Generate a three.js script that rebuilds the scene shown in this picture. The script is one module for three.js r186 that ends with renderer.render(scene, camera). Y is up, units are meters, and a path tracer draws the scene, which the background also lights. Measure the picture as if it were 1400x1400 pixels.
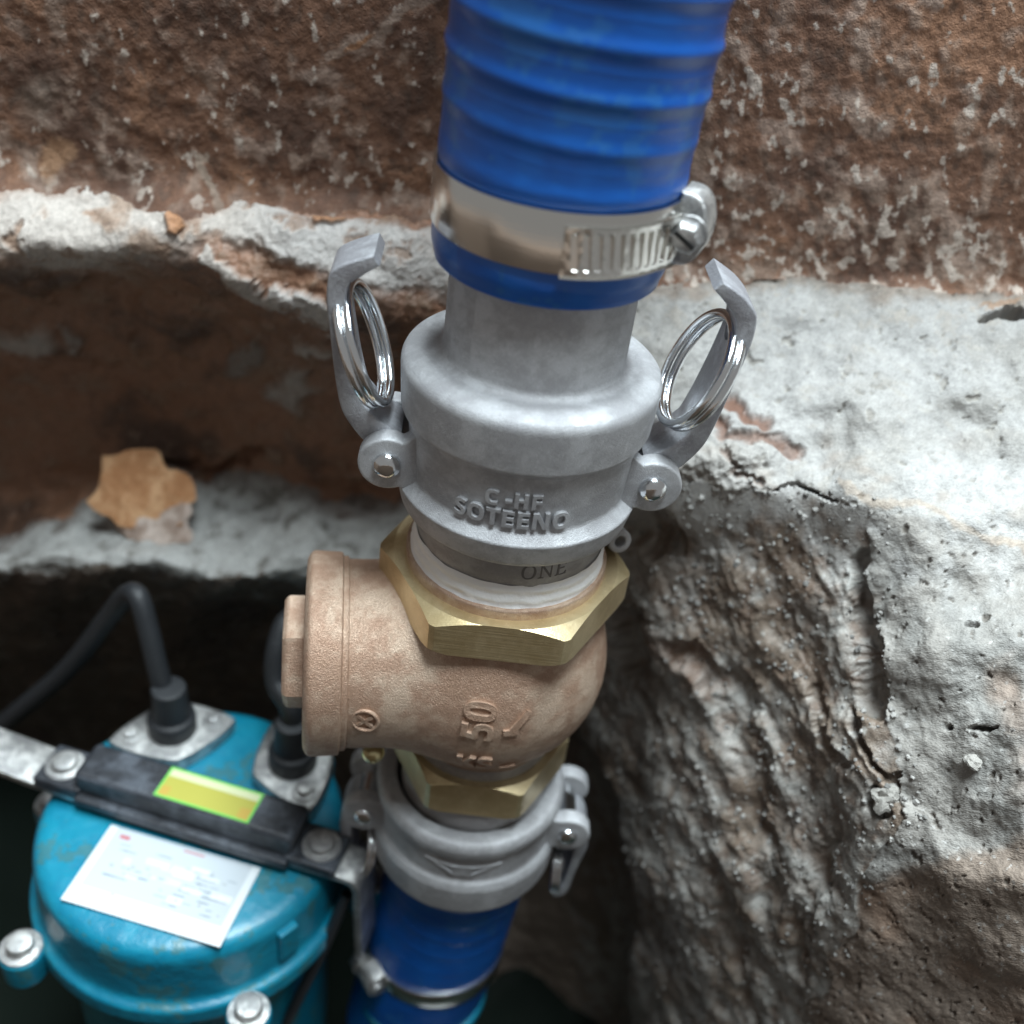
import * as THREE from 'three';
import { mergeGeometries, mergeVertices, toCreasedNormals } from 'three/addons/utils/BufferGeometryUtils.js';
import { RoundedBoxGeometry } from 'three/addons/geometries/RoundedBoxGeometry.js';
import { TextGeometry } from 'three/addons/geometries/TextGeometry.js';
import { FontLoader } from 'three/addons/loaders/FontLoader.js';
import { RectAreaLightUniformsLib } from 'three/addons/lights/RectAreaLightUniformsLib.js';
import { Brush, Evaluator, SUBTRACTION } from 'three-bvh-csg';

// ---------------------------------------------------------------- camera, lamps, exposure
const scene = new THREE.Scene();
const PITCH = 36 * Math.PI / 180, ROLL = 8 * Math.PI / 180, FOC = 1450;
const EYE = new THREE.Vector3(0, 0.148, 0.284);
const FWD = new THREE.Vector3(0, -Math.sin(PITCH), -Math.cos(PITCH));
const UP0 = new THREE.Vector3(0, Math.cos(PITCH), -Math.sin(PITCH));
const camera = new THREE.PerspectiveCamera(2 * Math.atan(700 / FOC) * 180 / Math.PI, 1, 0.01, 20);
camera.position.copy(EYE);
camera.up.set(-Math.sin(ROLL), 0, 0).addScaledVector(UP0, Math.cos(ROLL));
camera.lookAt(EYE.clone().add(FWD));
camera.focus = 0.325; camera.userData.fStop = 6;

scene.background = new THREE.Color(0.25, 0.248, 0.243);       // the dim room above the pit
RectAreaLightUniformsLib.init();
const LAMP_AT = new THREE.Vector3(0.16, 1.3, 0.0), LAMP_TO = new THREE.Vector3(0.0, -0.1, 0.0);
const lamp = new THREE.RectAreaLight(new THREE.Color(0.84, 0.95, 1.0), 39, 1.1, 0.52);
lamp.name = 'lamp_light'; lamp.position.copy(LAMP_AT); lamp.lookAt(LAMP_TO); scene.add(lamp);

const renderer = new THREE.WebGLRenderer();
renderer.toneMapping = THREE.LinearToneMapping; renderer.toneMappingExposure = 1.02;
renderer.shadowMap.enabled = true;

// ---------------------------------------------------------------- helpers
const V = (x, y, z) => new THREE.Vector3(x, y, z);
const lerp = THREE.MathUtils.lerp, clamp = THREE.MathUtils.clamp;
const ss = (a, b, x) => { const t = clamp((x - a) / (b - a), 0, 1); return t * t * (3 - 2 * t); };
const used = {};
const numbered = (n) => { const k = used[n] = (used[n] ?? -1) + 1; return k ? n + '_' + String(k).padStart(3, '0') : n; };
function tag(o, label, category, group, kind) {
  if (label) o.userData.label = label;
  if (category) o.userData.category = category;
  if (group) o.userData.group = group;
  if (kind) o.userData.kind = kind;
  return o;
}
function thing(name, label, category, at = [0, 0, 0], group) {
  const o = new THREE.Group(); o.name = numbered(name); o.position.set(...at.map((v) => v * 1e-3)); scene.add(o);
  return tag(o, label, category, group);
}
function part(name, geos, mat, parent, label) {               // geometry in millimetres
  let g = Array.isArray(geos) ? mergeGeometries(geos.map(flat)) : flat(geos);
  g = g.clone().scale(1e-3, 1e-3, 1e-3);
  boxUV(g);
  const m = new THREE.Mesh(g, mat); m.name = parent === scene ? numbered(name) : name; m.castShadow = m.receiveShadow = true;
  if (label) m.userData.label = label;
  parent.add(m); return m;
}
function flat(g) {
  const h = g.index ? g.toNonIndexed() : g.clone();
  if (!h.attributes.normal) h.computeVertexNormals();
  for (const k of Object.keys(h.attributes)) if (k !== 'position' && k !== 'normal') h.deleteAttribute(k);
  return h;
}
function boxUV(g) {                                           // uv in metres from the face's own direction
  const p = g.attributes.position, n = g.attributes.normal, uv = new Float32Array(p.count * 2);
  for (let i = 0; i < p.count; i += 3) {
    let a = 0, b = 0, c = 0;
    for (let j = i; j < i + 3; j++) { a += n.getX(j); b += n.getY(j); c += n.getZ(j); }
    a = Math.abs(a); b = Math.abs(b); c = Math.abs(c);
    for (let j = i; j < i + 3; j++) {
      const x = p.getX(j), y = p.getY(j), z = p.getZ(j);
      const [u, v] = a >= b && a >= c ? [z, y] : b >= c ? [x, z] : [x, y];
      uv[j * 2] = u; uv[j * 2 + 1] = v;
    }
  }
  g.setAttribute('uv', new THREE.BufferAttribute(uv, 2));
}
const smooth = (g, a = 0.6) => toCreasedNormals(g, a);
function lathe(pts, seg = 160, a = 0.45, start = 0, len = Math.PI * 2) {
  return smooth(new THREE.LatheGeometry(pts.map(([r, y]) => new THREE.Vector2(r, y)), seg, start, len), a);
}
function rounded(pts, rad, steps = 5) {                       // polyline profile with its inner corners rounded: [r, y, radius?]
  const out = [];
  pts.forEach((p, i) => {
    const r0 = p[2] ?? rad;
    if (!i || i === pts.length - 1 || !r0) { out.push([p[0], p[1]]); return; }
    const a = pts[i - 1], b = pts[i + 1], la = Math.hypot(a[0] - p[0], a[1] - p[1]), lb = Math.hypot(b[0] - p[0], b[1] - p[1]);
    const r = Math.min(r0, la * 0.48, lb * 0.48);
    const A = [p[0] + (a[0] - p[0]) / la * r, p[1] + (a[1] - p[1]) / la * r], B = [p[0] + (b[0] - p[0]) / lb * r, p[1] + (b[1] - p[1]) / lb * r];
    for (let k = 0; k <= steps; k++) {
      const t = k / steps, u = 1 - t;
      out.push([u * u * A[0] + 2 * u * t * p[0] + t * t * B[0], u * u * A[1] + 2 * u * t * p[1] + t * t * B[1]]);
    }
  });
  return out;
}
function tube(pts, r, seg = 80, rs = 14, tension = 0.5) {
  return new THREE.TubeGeometry(new THREE.CatmullRomCurve3(pts.map((p) => V(...p)), false, 'catmullrom', tension), seg, r, rs, false);
}
function grid(nu, nv, f) {                                    // f(u, v) -> [x, y, z]
  const pos = [], idx = [];
  for (let j = 0; j <= nv; j++) for (let i = 0; i <= nu; i++) pos.push(...f(i / nu, j / nv));
  for (let j = 0; j < nv; j++) for (let i = 0; i < nu; i++) { const a = j * (nu + 1) + i, b = a + 1, c = a + nu + 1, d = c + 1; idx.push(a, b, c, b, d, c); }
  const g = new THREE.BufferGeometry(); g.setAttribute('position', new THREE.Float32BufferAttribute(pos, 3)); g.setIndex(idx); g.computeVertexNormals(); return g;
}
function put(g, { t = [0, 0, 0], r = [0, 0, 0] }) { return g.clone().applyMatrix4(new THREE.Matrix4().compose(V(...t), new THREE.Quaternion().setFromEuler(new THREE.Euler(...r)), V(1, 1, 1))); }
function aim(g, from, dir) { return g.clone().applyQuaternion(new THREE.Quaternion().setFromUnitVectors(V(0, 1, 0), V(...dir).normalize())).translate(...from); }
function rng(seed) { let s = seed; return () => { s = (s + 0x6d2b79f5) | 0; let t = Math.imul(s ^ (s >>> 15), 1 | s); t = (t + Math.imul(t ^ (t >>> 7), 61 | t)) ^ t; return ((t ^ (t >>> 14)) >>> 0) / 4294967296; }; }
const PERM = new Uint8Array(512); { const R = rng(7); const p = [...Array(256).keys()]; for (let i = 255; i > 0; i--) { const j = Math.floor(R() * (i + 1)); [p[i], p[j]] = [p[j], p[i]]; } for (let i = 0; i < 512; i++) PERM[i] = p[i & 255]; }
function noise(x, y, z) {
  const X0 = Math.floor(x), Y0 = Math.floor(y), Z0 = Math.floor(z); x -= X0; y -= Y0; z -= Z0;
  const X = X0 & 255, Y = Y0 & 255, Z = Z0 & 255, u = x * x * x * (x * (x * 6 - 15) + 10), v = y * y * y * (y * (y * 6 - 15) + 10), w = z * z * z * (z * (z * 6 - 15) + 10);
  const g = (h, a, b, c) => { h &= 15; const p = h < 8 ? a : b, q = h < 4 ? b : h === 12 || h === 14 ? a : c; return ((h & 1) ? -p : p) + ((h & 2) ? -q : q); };
  const A = PERM[X] + Y, AA = PERM[A] + Z, AB = PERM[A + 1] + Z, B = PERM[X + 1] + Y, BA = PERM[B] + Z, BB = PERM[B + 1] + Z;
  const l1 = (a, b, t) => a + t * (b - a);
  return l1(l1(l1(g(PERM[AA], x, y, z), g(PERM[BA], x - 1, y, z), u), l1(g(PERM[AB], x, y - 1, z), g(PERM[BB], x - 1, y - 1, z), u), v),
    l1(l1(g(PERM[AA + 1], x, y, z - 1), g(PERM[BA + 1], x - 1, y, z - 1), u), l1(g(PERM[AB + 1], x, y - 1, z - 1), g(PERM[BB + 1], x - 1, y - 1, z - 1), u), v), w);
}
function fbm(x, y, z, o = 4) { let s = 0, a = 0.5; for (let i = 0; i < o; i++) { s += a * noise(x, y, z); x = x * 2.03 + 5.1; y = y * 2.03 + 1.7; z = z * 2.03 + 9.2; a *= 0.5; } return s; }
function ridge(x, y, z, o = 4) { let s = 0, a = 0.5; for (let i = 0; i < o; i++) { s += a * (1 - 2 * Math.abs(noise(x, y, z))); x = x * 2.1 + 3.3; y = y * 2.1 + 8.1; z = z * 2.1 + 4.4; a *= 0.5; } return s; }

// tileable noise textures, one tile = `size` metres
function tile(n, f) {
  const d = new Uint8Array(n * n * 4);
  const per = (px, py, x, y, s) => {                          // periodic value noise
    const h = (i, j) => { let v = Math.imul(((i % px) + px) % px + 1, 374761393) ^ Math.imul(((j % py) + py) % py + s * 131 + 1, 668265263); v = Math.imul(v ^ (v >>> 13), 1274126177); return ((v ^ (v >>> 16)) >>> 0) / 4294967296; };
    const i = Math.floor(x), j = Math.floor(y), a = x - i, b = y - j, u = a * a * (3 - 2 * a), v = b * b * (3 - 2 * b);
    return lerp(lerp(h(i, j), h(i + 1, j), u), lerp(h(i, j + 1), h(i + 1, j + 1), u), v);
  };
  for (let y = 0; y < n; y++) for (let x = 0; x < n; x++) {
    const c = f((p, s = 0, q = p) => per(p, q, x / n * p, y / n * q, s));
    const o = (y * n + x) * 4; for (let k = 0; k < 3; k++) d[o + k] = clamp(Array.isArray(c) ? c[k] : c, 0, 1) * 255; d[o + 3] = 255;
  }
  const t = new THREE.DataTexture(d, n, n); t.wrapS = t.wrapT = THREE.RepeatWrapping; t.magFilter = THREE.LinearFilter; t.minFilter = THREE.LinearMipmapLinearFilter; t.generateMipmaps = true; t.needsUpdate = true; return t;
}
function at_size(t, metres, srgb) { const c = t.clone(); c.repeat.set(1 / metres, 1 / metres); if (srgb) c.colorSpace = THREE.SRGBColorSpace; c.needsUpdate = true; return c; }
const grainT = tile(512, (p) => 0.45 * p(128) + 0.35 * p(64, 1) + 0.2 * p(250, 2));
const blotchT = tile(512, (p) => 0.5 * p(6) + 0.28 * p(14, 1) + 0.14 * p(40, 2) + 0.08 * p(160, 3));
const scratchT = tile(512, (p) => 0.55 * p(3, 4, 200) + 0.25 * p(8, 5, 90) + 0.2 * p(120, 6));
// colour map: mean 1 in the middle, mottled and speckled (wear, oxide, dust)
function mottle(lo, hi, speck = 0.1) {
  return tile(512, (p) => { const a = 0.5 * p(5) + 0.3 * p(13, 1) + 0.2 * p(37, 2), s = p(150, 3), k = ss(0.25, 0.75, a), d = s > 0.86 ? speck : s < 0.12 ? -speck : 0; return lo.map((v, i) => lerp(v, hi[i], k) + d); });
}
// paint with splashes of dried mud and fine specks
function stained(lo, hi, mud) {
  return tile(512, (p) => { const a = 0.5 * p(5) + 0.3 * p(13, 1) + 0.2 * p(37, 2), b = 0.45 * p(7, 4) + 0.3 * p(19, 5) + 0.25 * p(60, 6), k = ss(0.25, 0.75, a), s = p(120, 8), d = Math.max(0.5 * ss(0.62, 0.7, b), s > 0.93 ? 0.5 : 0); return lo.map((v, i) => lerp(lerp(v, hi[i], k), mud[i], d)); });
}
const std = (o) => new THREE.MeshStandardMaterial(o), phy = (o) => new THREE.MeshPhysicalMaterial(o);
const M = {
  alu: std({ color: 0xffffff, map: at_size(mottle([0.63, 0.63, 0.64], [0.72, 0.725, 0.735], 0.06), 0.03, true), metalness: 0.3, roughness: 0.5, bumpMap: at_size(grainT, 0.016), bumpScale: 0.00016 }),
  aluDark: std({ color: 0xffffff, map: at_size(mottle([0.56, 0.55, 0.55], [0.64, 0.635, 0.635], 0.04), 0.03, true), metalness: 0.25, roughness: 0.45, bumpMap: at_size(grainT, 0.02), bumpScale: 0.00004 }),
  chrome: std({ color: new THREE.Color(0.78, 0.8, 0.82), metalness: 1, roughness: 0.12, bumpMap: at_size(grainT, 0.02), bumpScale: 0.00003 }),
  steelLever: std({ color: 0xffffff, map: at_size(mottle([0.6, 0.6, 0.62], [0.72, 0.73, 0.75], 0.05), 0.03, true), metalness: 0.5, roughness: 0.42, bumpMap: at_size(grainT, 0.03), bumpScale: 0.00015 }),
  stainless: std({ color: new THREE.Color(0.74, 0.73, 0.7), metalness: 1, roughness: 0.2, bumpMap: at_size(scratchT, 0.05), bumpScale: 0.00003 }),
  screw: std({ color: 0xffffff, map: at_size(mottle([0.6, 0.6, 0.6], [0.84, 0.84, 0.83], 0.06), 0.02, true), metalness: 0.85, roughness: 0.38, bumpMap: at_size(grainT, 0.02), bumpScale: 0.0002 }),
  bronze: std({ color: 0xffffff, map: at_size(mottle([0.65, 0.53, 0.45], [0.77, 0.68, 0.6], 0.06), 0.05, true), metalness: 0.38, roughness: 0.5, bumpMap: at_size(grainT, 0.022), bumpScale: 0.0003 }),
  brass: std({ color: 0xffffff, map: at_size(mottle([0.8, 0.72, 0.55], [0.88, 0.81, 0.65], 0.04), 0.06, true), metalness: 0.75, roughness: 0.34, bumpMap: at_size(scratchT, 0.05), bumpScale: 0.00008 }),
  brassPin: std({ color: new THREE.Color(0.7, 0.62, 0.36), metalness: 1, roughness: 0.28 }),
  tape: std({ color: new THREE.Color(0.86, 0.85, 0.84), roughness: 0.6, bumpMap: at_size(blotchT, 0.03), bumpScale: 0.0006 }),
  hose: phy({ color: 0xffffff, map: at_size(stained([0.0, 0.3, 0.62], [0.03, 0.35, 0.68], [0.2, 0.4, 0.62]), 0.11, true), roughness: 0.36, clearcoat: 0.15, clearcoatRoughness: 0.3, bumpMap: at_size(grainT, 0.04), bumpScale: 0.00005 }),
  teal: phy({ color: 0xffffff, map: at_size(stained([0.02, 0.44, 0.55], [0.06, 0.5, 0.6], [0.36, 0.4, 0.38]), 0.09, true), roughness: 0.38, clearcoat: 0.3, clearcoatRoughness: 0.25, bumpMap: at_size(blotchT, 0.03), bumpScale: 0.0005 }),
  rubber: std({ color: new THREE.Color(0.016, 0.018, 0.021), roughness: 0.5, bumpMap: at_size(grainT, 0.03), bumpScale: 0.0002 }),
  grip: std({ color: 0xffffff, map: at_size(mottle([0.14, 0.15, 0.17], [0.3, 0.32, 0.35], 0.1), 0.05, true), roughness: 0.5, bumpMap: at_size(blotchT, 0.03), bumpScale: 0.0004 }),
  black: std({ color: new THREE.Color(0.012, 0.012, 0.012), roughness: 0.7 }),
  ink: std({ color: new THREE.Color(0.13, 0.12, 0.12), roughness: 0.6, metalness: 0.3 }),
};
const font = await new FontLoader().loadAsync('fonts/droid/droid_sans_bold.typeface.json');
const serif = await new FontLoader().loadAsync('fonts/droid/droid_serif_regular.typeface.json');
function words(text, size, depth, f = font, bevel = 0) {
  const g = new TextGeometry(text, { font: f, size, depth, curveSegments: 6, bevelEnabled: bevel > 0, bevelThickness: bevel, bevelSize: bevel * 0.6, bevelSegments: 2 });
  g.computeBoundingBox(); const b = g.boundingBox; g.translate(-(b.min.x + b.max.x) / 2, -(b.min.y + b.max.y) / 2, 0); return g;
}
function bend(g, R, y, turn) {                                // wrap flat lettering round an upright cylinder of radius R
  const p = g.attributes.position;
  for (let i = 0; i < p.count; i++) { const a = turn + p.getX(i) / R, r = R + p.getZ(i); p.setXYZ(i, r * Math.sin(a), y + p.getY(i), r * Math.cos(a)); }
  g.deleteAttribute('normal'); g.computeVertexNormals(); return smooth(g, 0.5);
}
function rock(seed, r, squash = [1, 1, 1], det = 3, rough = 0.3) {
  const g = mergeVertices(new THREE.IcosahedronGeometry(r, det).deleteAttribute('uv').deleteAttribute('normal')), p = g.attributes.position;
  for (let i = 0; i < p.count; i++) { const x = p.getX(i) / r, y = p.getY(i) / r, z = p.getZ(i) / r, k = 1 + rough * fbm(x * 1.3 + seed, y * 1.3, z * 1.3, 3) * 1.6; p.setXYZ(i, p.getX(i) * k * squash[0], p.getY(i) * k * squash[1], p.getZ(i) * k * squash[2]); }
  g.computeVertexNormals(); return smooth(g, 0.5);
}
// a photo pixel (0..1400) turned into a point of the place
function sight(x, y) {
  x -= 700; y -= 700;
  const u = (x * Math.cos(ROLL) + y * Math.sin(ROLL)) / FOC, v = (-x * Math.sin(ROLL) + y * Math.cos(ROLL)) / FOC;
  return V(u, FWD.y - UP0.y * v, FWD.z - UP0.z * v);
}
const atZ = (x, y, z) => { const d = sight(x, y); return d.multiplyScalar((z - EYE.z) / d.z).add(EYE); };

// added lamp panel, out of view, standing in for light through the pit opening
{
  const t = thing('added_lamp', 'flat white lamp panel added out of view above the pit', 'lamp'); t.position.copy(LAMP_AT); t.lookAt(LAMP_TO);
  part('housing', put(new RoundedBoxGeometry(1240, 560, 40, 3, 8), { t: [0, 0, -28] }), M.screw, t);
  part('diffuser', put(new RoundedBoxGeometry(1204, 524, 4, 2, 1), { t: [0, 0, -5] }), std({ color: 0xffffff, emissive: new THREE.Color(0.93, 0.98, 1), emissiveIntensity: 1.5 }), t);
}

// ---------------------------------------------------------------- the pit: one continuous relief
// upright profiles at photo columns; each knot [photo row, world z in mm]; the columns share the meaning of their knots
const PROF = [
  [-600, [[-700, -95], [0, -95], [240, -95], [262, -84], [372, -70], [398, -120], [520, -150], [700, -150], [785, -80], [850, -135], [1000, -190], [1900, -270]]],
  [0, [[-700, -90], [0, -92], [235, -98], [258, -86], [368, -72], [395, -115], [500, -145], [715, -145], [785, -78], [845, -135], [1000, -190], [1900, -270]]],
  [150, [[-700, -90], [0, -92], [255, -100], [278, -86], [352, -74], [385, -120], [500, -150], [660, -150], [780, -76], [840, -135], [1000, -190], [1900, -270]]],
  [300, [[-700, -90], [0, -93], [265, -100], [290, -88], [376, -76], [400, -110], [500, -145], [650, -145], [790, -74], [840, -135], [1000, -190], [1900, -270]]],
  [460, [[-700, -90], [0, -94], [275, -101], [298, -88], [450, -72], [480, -102], [540, -130], [690, -140], [780, -84], [840, -135], [1000, -190], [1900, -270]]],
  [620, [[-700, -90], [0, -95], [290, -102], [312, -90], [430, -78], [475, -105], [560, -125], [690, -130], [790, -100], [860, -130], [1000, -118], [1900, 0]]],
  [790, [[-700, -88], [0, -95], [360, -103], [385, -94], [560, -70], [640, -75], [700, -80], [800, -95], [900, -86], [1000, -78], [1100, -62], [1900, 12]]],
  [845, [[-700, -87], [0, -95], [372, -103], [395, -95], [600, -58], [660, -58], [720, -68], [800, -68], [900, -66], [1000, -52], [1080, -44], [1900, 22]]],
  [885, [[-700, -86], [0, -95], [378, -102], [398, -95], [625, -48], [672, -47], [730, -48], [800, -44], [900, -40], [1000, -32], [1150, -12], [1900, 40]]],
  [960, [[-700, -85], [0, -95], [380, -101], [400, -95], [640, -38], [690, -36], [740, -37], [800, -34], [900, -27], [1000, -15], [1200, 16], [1900, 60]]],
  [1100, [[-700, -85], [0, -94], [384, -100], [402, -94], [672, -27], [705, -27], [760, -23], [820, -16], [900, -6], [1000, 12], [1200, 42], [1900, 90]]],
  [1185, [[-700, -84], [0, -94], [388, -99], [404, -92], [690, -17], [715, -17], [765, -11], [820, -4], [900, 12], [1000, 28], [1200, 58], [1900, 105]]],
  [1260, [[-700, -84], [0, -93], [392, -98], [406, -92], [705, -14], [725, -11], [770, -2], [820, 8], [900, 22], [1000, 38], [1200, 64], [1900, 112]]],
  [1400, [[-700, -82], [0, -92], [396, -97], [410, -86], [740, -6], [760, -1], [790, 7], [830, 17], [900, 32], [1000, 50], [1200, 80], [1900, 128]]],
  [2000, [[-700, -70], [0, -80], [410, -84], [440, -70], [760, 22], [790, 30], [820, 38], [860, 47], [930, 62], [1000, 74], [1200, 104], [1900, 146]]],
];
function zAt(X, Y) {
  let i = 0; while (i < PROF.length - 2 && X > PROF[i + 1][0]) i++;
  const t = clamp((X - PROF[i][0]) / (PROF[i + 1][0] - PROF[i][0]), 0, 1), A = PROF[i][1], B = PROF[i + 1][1];
  let k = 0, y0, y1;
  for (; k < A.length - 1; k++) { y1 = lerp(A[k + 1][0], B[k + 1][0], t); if (Y <= y1 || k === A.length - 2) { y0 = lerp(A[k][0], B[k][0], t); break; } }
  return lerp(lerp(A[k][1], B[k][1], t), lerp(A[k + 1][1], B[k + 1][1], t), clamp((Y - y0) / (y1 - y0), 0, 1));
}
function line(pts) { return (x) => { let i = 0; while (i < pts.length - 2 && x > pts[i + 1][0]) i++; const [a, b] = [pts[i], pts[i + 1]]; return lerp(a[1], b[1], clamp((x - a[0]) / (b[0] - a[0]), 0, 1)); }; }
const yBrown = line([[-400, 245], [0, 258], [130, 270], [250, 300], [340, 290], [600, 300], [700, 330], [850, 388], [1000, 384], [1200, 396], [1400, 402], [1900, 420]]);
const yWhite = line([[700, 600], [850, 640], [920, 662], [1044, 668], [1186, 690], [1300, 728], [1400, 752], [1900, 800]]);
const yLedgeTop = line([[-400, 730], [0, 735], [90, 705], [140, 655], [300, 645], [420, 672], [470, 690], [560, 675], [700, 690]]);
const yLedgeBot = line([[-400, 785], [0, 786], [150, 772], [300, 796], [450, 800], [560, 775], [700, 790]]);
const xSmooth = line([[600, 1215], [757, 1190], [950, 1200], [1060, 1235], [1120, 1255], [1180, 1185], [1300, 1140], [1400, 1100], [1800, 1000]]);   // (row) -> column where the smooth slab begins
const xRim = line([[975, 770], [1033, 806], [1098, 840], [1194, 857], [1290, 860], [1400, 852], [1800, 800]]);                 // (row) -> column of the pit's rim
const pitMask = (X, Y, soft) => ss(soft, -soft, X - xRim(Y)) * ss(975, 1000, Y) * ss(600, 720, X);
const ell = (x, y, cx, cy, rx, ry, a = 0) => { const c = Math.cos(a), s = Math.sin(a), dx = x - cx, dy = y - cy; return 1 - Math.hypot((dx * c + dy * s) / rx, (-dx * s + dy * c) / ry); };
const seg = (x, y, pts) => { let m = 1e9; for (let i = 0; i < pts.length - 1; i++) { const [ax, ay] = pts[i], [bx, by] = pts[i + 1], t = clamp(((x - ax) * (bx - ax) + (y - ay) * (by - ay)) / ((bx - ax) ** 2 + (by - ay) ** 2), 0, 1); m = Math.min(m, Math.hypot(x - ax - t * (bx - ax), y - ay - t * (by - ay))); } return m; };
const mix = (c, d, k) => { c[0] += (d[0] - c[0]) * k; c[1] += (d[1] - c[1]) * k; c[2] += (d[2] - c[2]) * k; };
const EARTH = [0.165, 0.084, 0.051], EARTH_D = [0.1, 0.052, 0.034], EARTH_L = [0.29, 0.153, 0.09], WHITE = [0.35, 0.342, 0.328], GREY = [0.36, 0.36, 0.345], STONE = [0.25, 0.23, 0.208], MUD = [0.22, 0.175, 0.142], ORANGE = [0.36, 0.17, 0.075];
const col = [0, 0, 0]; let dent = 0, zone = 0;
function matter(X, Y, p) {                                    // colour and relief (mm, + towards the open) of the ground at one place
  const x = p.x, y = p.y, z = p.z, big = fbm(x * 22, y * 22, z * 22, 3), mid = fbm(x * 90 + 7, y * 90, z * 90, 3), fine = fbm(x * 420, y * 420 + 3, z * 420, 3);
  const wx = X + 46 * fbm(x * 38 + 11, y * 38, z * 38, 3) + 10 * fine, wy = Y + 46 * fbm(x * 38, y * 38 + 31, z * 38, 3) + 10 * fbm(x * 300 + 40, y * 300, z * 300, 2);
  const right = ss(700, 880, wx), dB = wy - yBrown(X);
  dent = 0;
  if (dB < 0) {                                               // excavated brown soil with pale flecks
    zone = 0;
    col[0] = EARTH[0]; col[1] = EARTH[1]; col[2] = EARTH[2];
    mix(col, EARTH_D, ss(-0.1, 0.3, big + 0.6 * mid)); mix(col, EARTH_L, 0.85 * ss(0.0, 0.3, -big + 0.5 * mid - 0.12));
    mix(col, EARTH_L, 0.9 * ss(1050, 1330, wx) * ss(130, 60, wy - 0.12 * (wx - 1200)));
    const sk = right * 0.5, st = fbm(x * 130 + y * 60 * sk, y * 90, z * 90, 4), st2 = fbm(x * 210 + 9 + y * 130 * sk, y * 150, z * 150, 3), dens = 0.055 + 0.1 * right * ss(40, 200, Y) + 0.16 * fbm(x * 30 + 3, y * 30, z * 30 + 8, 2) + 0.06 * ss(-130, -10, dB);
    mix(col, [0.3, 0.215, 0.165], 0.7 * ss(0.14 - dens, 0.42 - dens, st)); mix(col, [0.34, 0.25, 0.2], 0.6 * ss(0.1, 0.32, fbm(x * 45 + y * 20 + 2, y * 90, z * 90, 3) + 0.5 * st)); mix(col, [0.5, 0.43, 0.37], 0.85 * ss(0.3 - dens, 0.43 - dens, st2 + 0.25 * fine));
    mix(col, [0.07, 0.045, 0.032], 0.55 * ss(0.12, 0.34, -st2 - 0.3 * st));
    mix(col, [0.4, 0.24, 0.14], 0.75 * ss(0, 0.5, ell(wx, wy, 72, 218, 26, 40)));
    mix(col, [0.33, 0.25, 0.2], 0.7 * ss(6, 0, seg(wx, wy, [[450, 65], [520, 40], [585, 5]]) - 6)); mix(col, ORANGE, 0.8 * ss(0, 0.6, ell(wx, wy, 492, 48, 26, 8, -0.6)));
    mix(col, [0.36, 0.29, 0.23], 0.8 * ss(4, 0, seg(wx, wy, [[285, 215], [286, 260], [300, 290]]) - 5));
    mix(col, [0.26, 0.21, 0.17], 0.45 * ss(0, 0.8, ell(wx, wy, 60, 130, 70, 50, -0.7)));
    dent += 0.9 * st + 0.5 * st2 + 1.5 * mid + 0.25 * fine;
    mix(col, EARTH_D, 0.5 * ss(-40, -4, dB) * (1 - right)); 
  } else if (right > 0.5) {
    const dW = wy - yWhite(X), dS = wx - xSmooth(Y) - 6 * fine;
    if (dW < 0) {                                             // pale cement shelf
      zone = 1;
      col[0] = WHITE[0]; col[1] = WHITE[1]; col[2] = WHITE[2];
      const g = ss(-0.05, 0.35, big + 0.5 * mid); mix(col, [0.27, 0.258, 0.238], 0.8 * g); mix(col, [0.25, 0.2, 0.16], 0.55 * ss(0.02, 0.3, fbm(x * 55 + 20, y * 70, z * 70, 3)) * ss(-200, -20, dW)); mix(col, [0.3, 0.27, 0.235], 0.75 * ss(0.16, 0.34, mid + 0.5 * fine) * ss(130, 0, dB));
      mix(col, [0.2, 0.15, 0.11], 0.7 * ss(26, 2, dB + 26 * mid));
      const pit = ss(0.27, 0.36, fbm(x * 230 + 17, y * 230, z * 230, 3)); mix(col, [0.22, 0.2, 0.17], 0.55 * pit); dent -= 0.8 * pit; mix(col, [0.33, 0.31, 0.28], 0.6 * ss(0.16, 0.3, fbm(x * 70 + z * 90 + 4, y * 200, z * 210 - x * 120, 3)));
      let v = ss(9, -2, seg(wx, wy, [[1000, 540], [1012, 560], [1038, 583]]) - 5); v = Math.max(v, ss(9, -2, seg(wx, wy, [[980, 560], [985, 592], [1030, 600], [1070, 618]]) - 4), ss(4, 0, seg(wx, wy, [[978, 615], [995, 640], [1035, 652]]) - 2.5));
      v = Math.max(v, ss(0.05, 0.4, ell(wx, wy, 1078, 622, 34, 12, 0.4)) * 0.8);
      mix(col, [0.15, 0.072, 0.045], 0.95 * v); dent -= 2.4 * v;
      const gap = ss(0, 0.35, ell(wx, wy, 1385, 428, 52, 9, -0.18)); dent -= 12 * gap;
      mix(col, [0.3, 0.19, 0.12], 0.8 * ss(0, 0.4, ell(wx, wy, 1372, 414, 40, 7, -0.2)));
      const hol = ss(-0.1, 0.35, ell(wx, wy, 1098, 694, 66, 22, 0.2)); dent -= 26 * hol;
      const low = ss(-120, -20, dW) * ss(1130, 960, wx); mix(col, [0.33, 0.31, 0.285], low * 0.6); dent += low * (2.5 * mid + 1.5 * fine);
      mix(col, [0.35, 0.27, 0.2], 0.5 * ss(7, 0, seg(wx, wy, [[1160, 665], [1250, 690], [1400, 745]]) - 3));
      dent += 2.4 * big + 1.1 * mid + 0.5 * fine;
    } else if (dS < 0) {                                      // broken rough side of the pit
      zone = 2;
      const cav = pitMask(X + 0.12 * (wx - X), Y, 7);
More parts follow.
